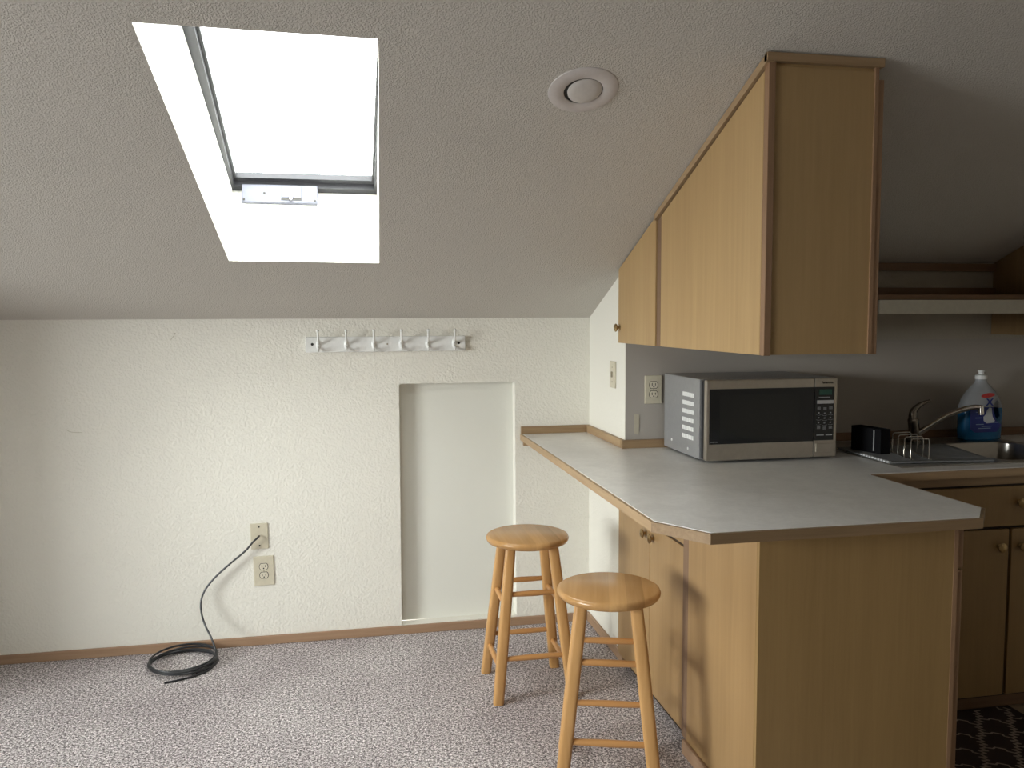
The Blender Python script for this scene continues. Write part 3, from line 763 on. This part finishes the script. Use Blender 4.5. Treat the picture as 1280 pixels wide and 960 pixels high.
obj('cap', lathe(bmesh.new(), [(.024, .300), (.024, .318), (.018, .322), (.011, .324), (.011, .334), (.014, .336), (.014, .344), (0, .346)], (jx, jy, jz), (0, 0, 1), 28), 'white', t, smooth=True)
lb_y = jy - .0475
def disc(cx_, cz_, rx, rz_, y, th=.0012, n=28): return P([(cx_ + rx * math.cos(2 * PI * k / n), cz_ + rz_ * math.sin(2 * PI * k / n)) for k in range(n)], 'y', y - th, y)
lab = obj('label', P([(jx - .086, jz + .060), (jx - .060, jz + .042), (jx + .045, jz + .042), (jx + .068, jz + .075), (jx + .040, jz + .100), (jx + .026, jz + .150), (jx + .030, jz + .165), (jx - .086, jz + .165)], 'y', lb_y - .001, lb_y + .001), 'navy', t)
cl = [(-.020, .098), (-.022, .118), (-.012, .130), (-.006, .150), (.006, .164), (.016, .160), (.018, .140), (.022, .118), (.034, .098), (.028, .088), (-.006, .086)]
obj('white_cloud', P([(jx + a, jz + b) for a, b in cl], 'y', lb_y - .002, lb_y - .0008), 'cloud', lab)
obj('red_oval', P([(jx + .004 + .032 * math.cos(2 * PI * k / 24), jz + .222 + .011 * math.sin(2 * PI * k / 24) + .004 * math.cos(2 * PI * k / 24)) for k in range(24)], 'y', lb_y + .006, lb_y + .012), 'red', lab)
def text(name, body, size, loc, mat, parent, rot=(PI / 2, 0, 0), align='CENTER', bold=0):
    cu = bpy.data.curves.new(name, 'FONT'); cu.body = body; cu.size = size; cu.extrude = .0003; cu.align_x = align; cu.align_y = 'CENTER'; cu.offset = bold
    tmp = bpy.data.objects.new(name, cu); C.objects.link(tmp); bpy.context.view_layer.update()
    me = bpy.data.meshes.new_from_object(tmp.evaluated_get(bpy.context.evaluated_depsgraph_get())); bpy.data.objects.remove(tmp)
    me.materials.clear(); me.materials.append(M[mat]); me.name = name; o = bpy.data.objects.new(name, me); C.objects.link(o)
    o.parent = parent; o.location = Vector(loc) - world_of(parent); o.rotation_euler = rot; return o
text('lettering', 'X', .050, (jx + .006, lb_y - .001, jz + .188), 'navy', lab, bold=.001)
for x0_, z_, w_ in ((-.060, .140, .040), (-.062, .112, .030), (-.058, .080, .038), (-.030, .070, .050), (-.045, .060, .060), (.018, .088, .034)): obj('print_line', B(jx + x0_, lb_y - .0018, jz + z_, jx + x0_ + w_, lb_y - .0009, jz + z_ + .003), 'labelblue', lab)

t.scale = (1, 1, .875)
# ------------------------------------------------------------------ microwave
MX0, MX1, MY0, MY1, MZ0, MZ1 = 1.284, 1.818, 2.862, 3.262, ZC + .010, ZC + .310
t = thing('microwave_oven', 'stainless steel microwave oven with black glass door on the grey countertop', 'microwave', (1.55, 3.05, ZC))
body = obj('housing', B(MX0, MY0 + .050, MZ0, MX1, MY1, MZ1), 'steelside', t, bevel=.003)
obj('front_seal', B(MX0 + .010, MY0 + .022, MZ0 + .004, MX1 - .006, MY0 + .052, MZ1 - .004), 'black', t)
for x in (MX0 + .05, MX1 - .05):
    for y in (MY0 + .07, MY1 - .06): obj('foot', lathe(bmesh.new(), [(.014, 0), (.015, .004), (.015, .0105)], (x, y, ZC + .0003), (0, 0, 1), 16), 'black', t)
dxs = 1.722
dz0, dz1 = .988, 1.190
door = obj('door', B(MX0 + .006, MY0, MZ0, dxs, MY0 + .024, MZ1), 'steel', t, bevel=.004)
obj('door_glass', B(MX0 + .018, MY0 - .0015, dz0 - .002, dxs - .001, MY0 + .002, dz1), 'blackglass', door)
obj('door_window', B(MX0 + .058, MY0 - .0022, dz0 + .016, dxs - .060, MY0 - .0012, dz1 - .022), 'blackmesh', door)
text('lettering', 'INVERTER', .0065, (MX0 + .036, MY0 - .0024, dz0 + .006), 'key', door)
cp = obj('control_panel', B(dxs + .002, MY0, MZ0, MX1, MY0 + .024, MZ1), 'steel', t, bevel=.004)
px0, px1 = dxs + .006, MX1 - .014
obj('control_glass', B(dxs + .002, MY0 - .0015, dz0, px1, MY0 + .002, dz1), 'blackglass', cp)
text('lettering', 'Panasonic', .0125, (1.775, MY0 - .0008, 1.2065), 'slot', cp, bold=.0002)
obj('display', B(px0 + .014, MY0 - .0022, 1.160, px1 - .010, MY0 - .0012, 1.181), 'lcd', cp)
bm = bmesh.new()
box(bm, px0 + .012, MY0 - .0022, 1.150, px1 - .018, MY0 - .0012, 1.1525)
obj('panel_line', bm, 'key', cp)
obj('wide_button', B(px0 + .005, MY0 - .003, 1.127, px1 - .003, MY0 - .0012, 1.140), 'keylight', cp, bevel=.0005)
for r_ in range(5):
    for c_ in range(3):
        x_ = px0 + .006 + c_ * .0245; z_ = 1.106 - r_ * .0185 - (.002 if c_ == 1 else 0)
        bm = bmesh.new()
        if r_ in (0, 4):
            for kk in range(3): box(bm, x_ + .001, MY0 - .0021, z_ + kk * .0035, x_ + .0145, MY0 - .0012, z_ + kk * .0035 + .0016)
        else:
            box(bm, x_ + .004, MY0 - .0021, z_ + .003, x_ + .010, MY0 - .0012, z_ + .0072)
            tube(bm, smooth_path([(x_ - .003, MY0 - .0016, z_ - .002), (x_ + .007, MY0 - .0016, z_ - .0045), (x_ + .018, MY0 - .0016, z_ - .002)], 4), .0004, 4)
        obj('key_button', bm, 'key', cp)
for a, b in ((px0 + .006, px0 + .036), (px0 + .044, px0 + .070)): obj('key_button', B(a, MY0 - .0021, 1.006, b, MY0 - .0012, 1.011), 'key', cp)
obj('open_button', B(px0 + .004, MY0 - .004, MZ0 + .020, px1 + .004, MY0 + .001, MZ0 + .052), 'steel', cp, bevel=.0015)
bm = bmesh.new()
for r_ in range(6):
    z_ = 1.150 - r_ * .0325
    for c_ in range(7): box(bm, MX0 - .0009, 2.964 + c_ * .0155, z_, MX0 + .001, 2.964 + c_ * .0155 + .0125, z_ + .016)
obj('side_vents', bm, 'vent', body)
for y, z in ((3.175, .962), (3.012, .950)): obj('side_screw', lathe(bmesh.new(), [(.0055, 0), (.005, .002), (0, .003)], (MX0 - .0002, y, z), (-1, 0, 0), 14), 'vent', body, smooth=True)

# ------------------------------------------------------------------ bar stools
def make_stool(label):
    t = thing('bar_stool', label, 'stool', (0, 0, 0), 'honey wood bar stools')
    R = .162
    obj('seat', lathe(bmesh.new(), [(0, .580), (R - .016, .580), (R - .006, .584), (R - .001, .592), (R, .598), (R - .003, .606), (R - .010, .610), (0, .610)], (0, 0, 0), (0, 0, 1), 64), 'stoolseat', t, smooth=True)
    rt, rb, zt_ = .083, .145, .581
    def leg_at(sx, sy, z):
        f = z / zt_; r = rb + (rt - rb) * f; return Vector((sx * r, sy * r, z))
    for sx in (-1, 1):
        for sy in (-1, 1):
            a, b = leg_at(sx, sy, 0), leg_at(sx, sy, zt_)
            bm = bmesh.new(); seg = 16; rings = []
            for f, s in ((0, .94), (.012, 1), (.4, 1.03), (.8, 1), (1, .93)):
                c = a.lerp(b, f)
                # rounded-square section
                ring = []
                for k in range(seg):
                    an = 2 * PI * k / seg + PI / seg; cc, ss = math.cos(an), math.sin(an); e = 2 / 3.6
                    ring.append(bm.verts.new((c.x + .0205 * s * abs(cc) ** e * (1 if cc > 0 else -1), c.y + .0165 * s * abs(ss) ** e * (1 if ss > 0 else -1), c.z)))
                rings.append(ring)
            for p_, q_ in zip(rings, rings[1:]):
                for k in range(seg): bm.faces.new((p_[k], p_[(k + 1) % seg], q_[(k + 1) % seg], q_[k]))
            bm.faces.new(rings[0][::-1]); bm.faces.new(rings[-1])
            obj('leg', bm, 'stool', t, smooth=True)
    def rung(p, q):
        p, q = Vector(p), Vector(q); pts = [p.lerp(q, f) for f in (0, .08, .5, .92, 1)]
        obj('rung', tube(bmesh.new(), pts, [.0075, .0095, .0115, .0095, .0075], 12), 'rung', t, smooth=True)
    for sy, zs in ((-1, (.405, .165)), (1, (.395, .170))):
        for z in zs: rung(leg_at(-1, sy, z), leg_at(1, sy, z))
    for sx, zs in ((-1, (.365, .125)), (1, (.365, .125))):
        for z in zs: rung(leg_at(sx, -1, z), leg_at(sx, 1, z))
    return t
s1 = make_stool('round honey wood bar stool farther back, beside the wall recess')
s1.location = (.683, 3.163, .001); s1.rotation_euler = (0, 0, math.radians(0))
s2 = copy_tree(s1)
s2['label'] = 'round honey wood bar stool nearest the camera, in front of the peninsula doors'
s2.location = (.795, 2.474, .001); s2.rotation_euler = (0, 0, math.radians(-17))

# ------------------------------------------------------------------ kitchen rug
bm = B(1.80, 1.2, -.001, 2.396, 2.615, .006)
rug = obj('kitchen_rug', bm, ['rug', 'rugline'], loc=(2.11, 1.9, 0))
tag(rug, 'dark brown kitchen rug with a pale trellis pattern on the kitchen floor', 'rug')
bm = bmesh.new()
ca_, sa_ = math.cos(math.radians(-37)), math.sin(math.radians(-37))
def rib(pts, w=.007, z=.0068):
    pts = [Vector((2.212 + x * ca_ - y * sa_, 2.545 + x * sa_ + y * ca_)) for x, y in pts]
    for a, b in zip(pts, pts[1:]):
        if not all(1.805 < v.x < 2.391 and 1.205 < v.y < 2.610 for v in (a, b)): continue
        d = (b - a).normalized(); n = Vector((-d.y, d.x)) * w / 2; a2 = a - d * w * .3; b2 = b + d * w * .3
        bm.faces.new([bm.verts.new((v.x, v.y, z)) for v in (a2 - n, b2 - n, b2 + n, a2 + n)])
cw, ch = .103, .112
for c in range(-14, 12):
    for r_ in range(-16, 12):
        x0_ = c * cw; y0_ = r_ * ch + (ch / 2 if c % 2 else 0)
        rib([(x0_ + .010, y0_), (x0_ + cw * .30, y0_ + .003), (x0_ + cw * .36, y0_ + .015), (x0_ + cw * .64, y0_ + .015), (x0_ + cw * .70, y0_ + .003), (x0_ + cw - .010, y0_)])
        for hf in (0, 1):
            ya = r_ * ch + hf * ch / 2; q_ = 1 if (hf + c) % 2 == 0 else -1
            rib([(x0_ + q_ * .010, ya), (x0_ - q_ * .007, ya + ch * .12), (x0_ + q_ * .014, ya + ch * .20), (x0_ - q_ * .014, ya + ch * .30), (x0_ + q_ * .007, ya + ch * .38), (x0_ - q_ * .010, ya + ch / 2)])
o = obj('trellis_pattern', bm, 'rugline', rug)

# ------------------------------------------------------------------ light
w = bpy.data.worlds.new('overcast sky'); bpy.context.scene.world = w; w.use_nodes = True
t_ = w.node_tree; bg = t_.nodes['Background']
tc = t_.nodes.new('ShaderNodeTexCoord'); sp_ = t_.nodes.new('ShaderNodeSeparateXYZ'); t_.links.new(tc.outputs['Generated'], sp_.inputs[0])
r = ramp(t_, sp_.outputs['Z'], [(0.0, (.12, .115, .105)), (.06, (.98, .98, .98)), (1, (.98, .98, .98))])
t_.links.new(r.outputs['Color'], bg.inputs['Color']); bg.inputs['Strength'].default_value = 14
def portal(name, loc, rot, sx, sy):
    l = bpy.data.lights.new(name, 'AREA'); l.shape = 'RECTANGLE'; l.size = sx; l.size_y = sy
    l.cycles.is_portal = True
    o = bpy.data.objects.new(name, l); C.objects.link(o); o.location = loc; o.rotation_euler = rot; return o
portal('window_portal', (XL - .12, (WY0 + WY1) / 2, (WZ0 + WZ1) / 2), (0, -PI / 2, 0), WZ1 - WZ0, WY1 - WY0)
pc = F(.29, LV / 2, .10)
portal('skylight_portal', pc, (math.atan(-SL), 0, 0), .62, LV)
# daylight from the big window on the left
l = bpy.data.lights.new('window_daylight', 'AREA'); l.shape = 'RECTANGLE'; l.size = 2.0; l.size_y = 3.2; l.energy = 640; l.color = (.97, .98, 1)
o = bpy.data.objects.new('window_daylight', l); C.objects.link(o); o.location = (-5.7, .35, 2.35)
o.rotation_euler = (Vector((-1.0, 2.6, .7)) - o.location).to_track_quat('-Z', 'Y').to_euler()

# ------------------------------------------------------------------ camera
yaw, pitch, roll, fpx = .1949, -.0784, -.0044, 1050.1
fw = Vector((math.sin(yaw) * math.cos(pitch), math.cos(yaw) * math.cos(pitch), math.sin(pitch)))
rt = Vector((math.cos(yaw), -math.sin(yaw), 0)); up = rt.cross(fw)
rt2 = rt * math.cos(roll) + up * math.sin(roll); up2 = -rt * math.sin(roll) + up * math.cos(roll)
cam = bpy.data.cameras.new('camera'); co = bpy.data.objects.new('camera', cam); C.objects.link(co)
cam.sensor_width = 36; cam.lens = fpx * 36 / 1280; cam.clip_start = .05
m = Matrix((rt2, up2, -fw)).transposed().to_4x4(); m.translation = (0, 0, H)
co.matrix_world = m
bpy.context.scene.camera = co
bpy.context.scene.view_settings.view_transform = 'Standard'
bpy.context.scene.view_settings.exposure = .27
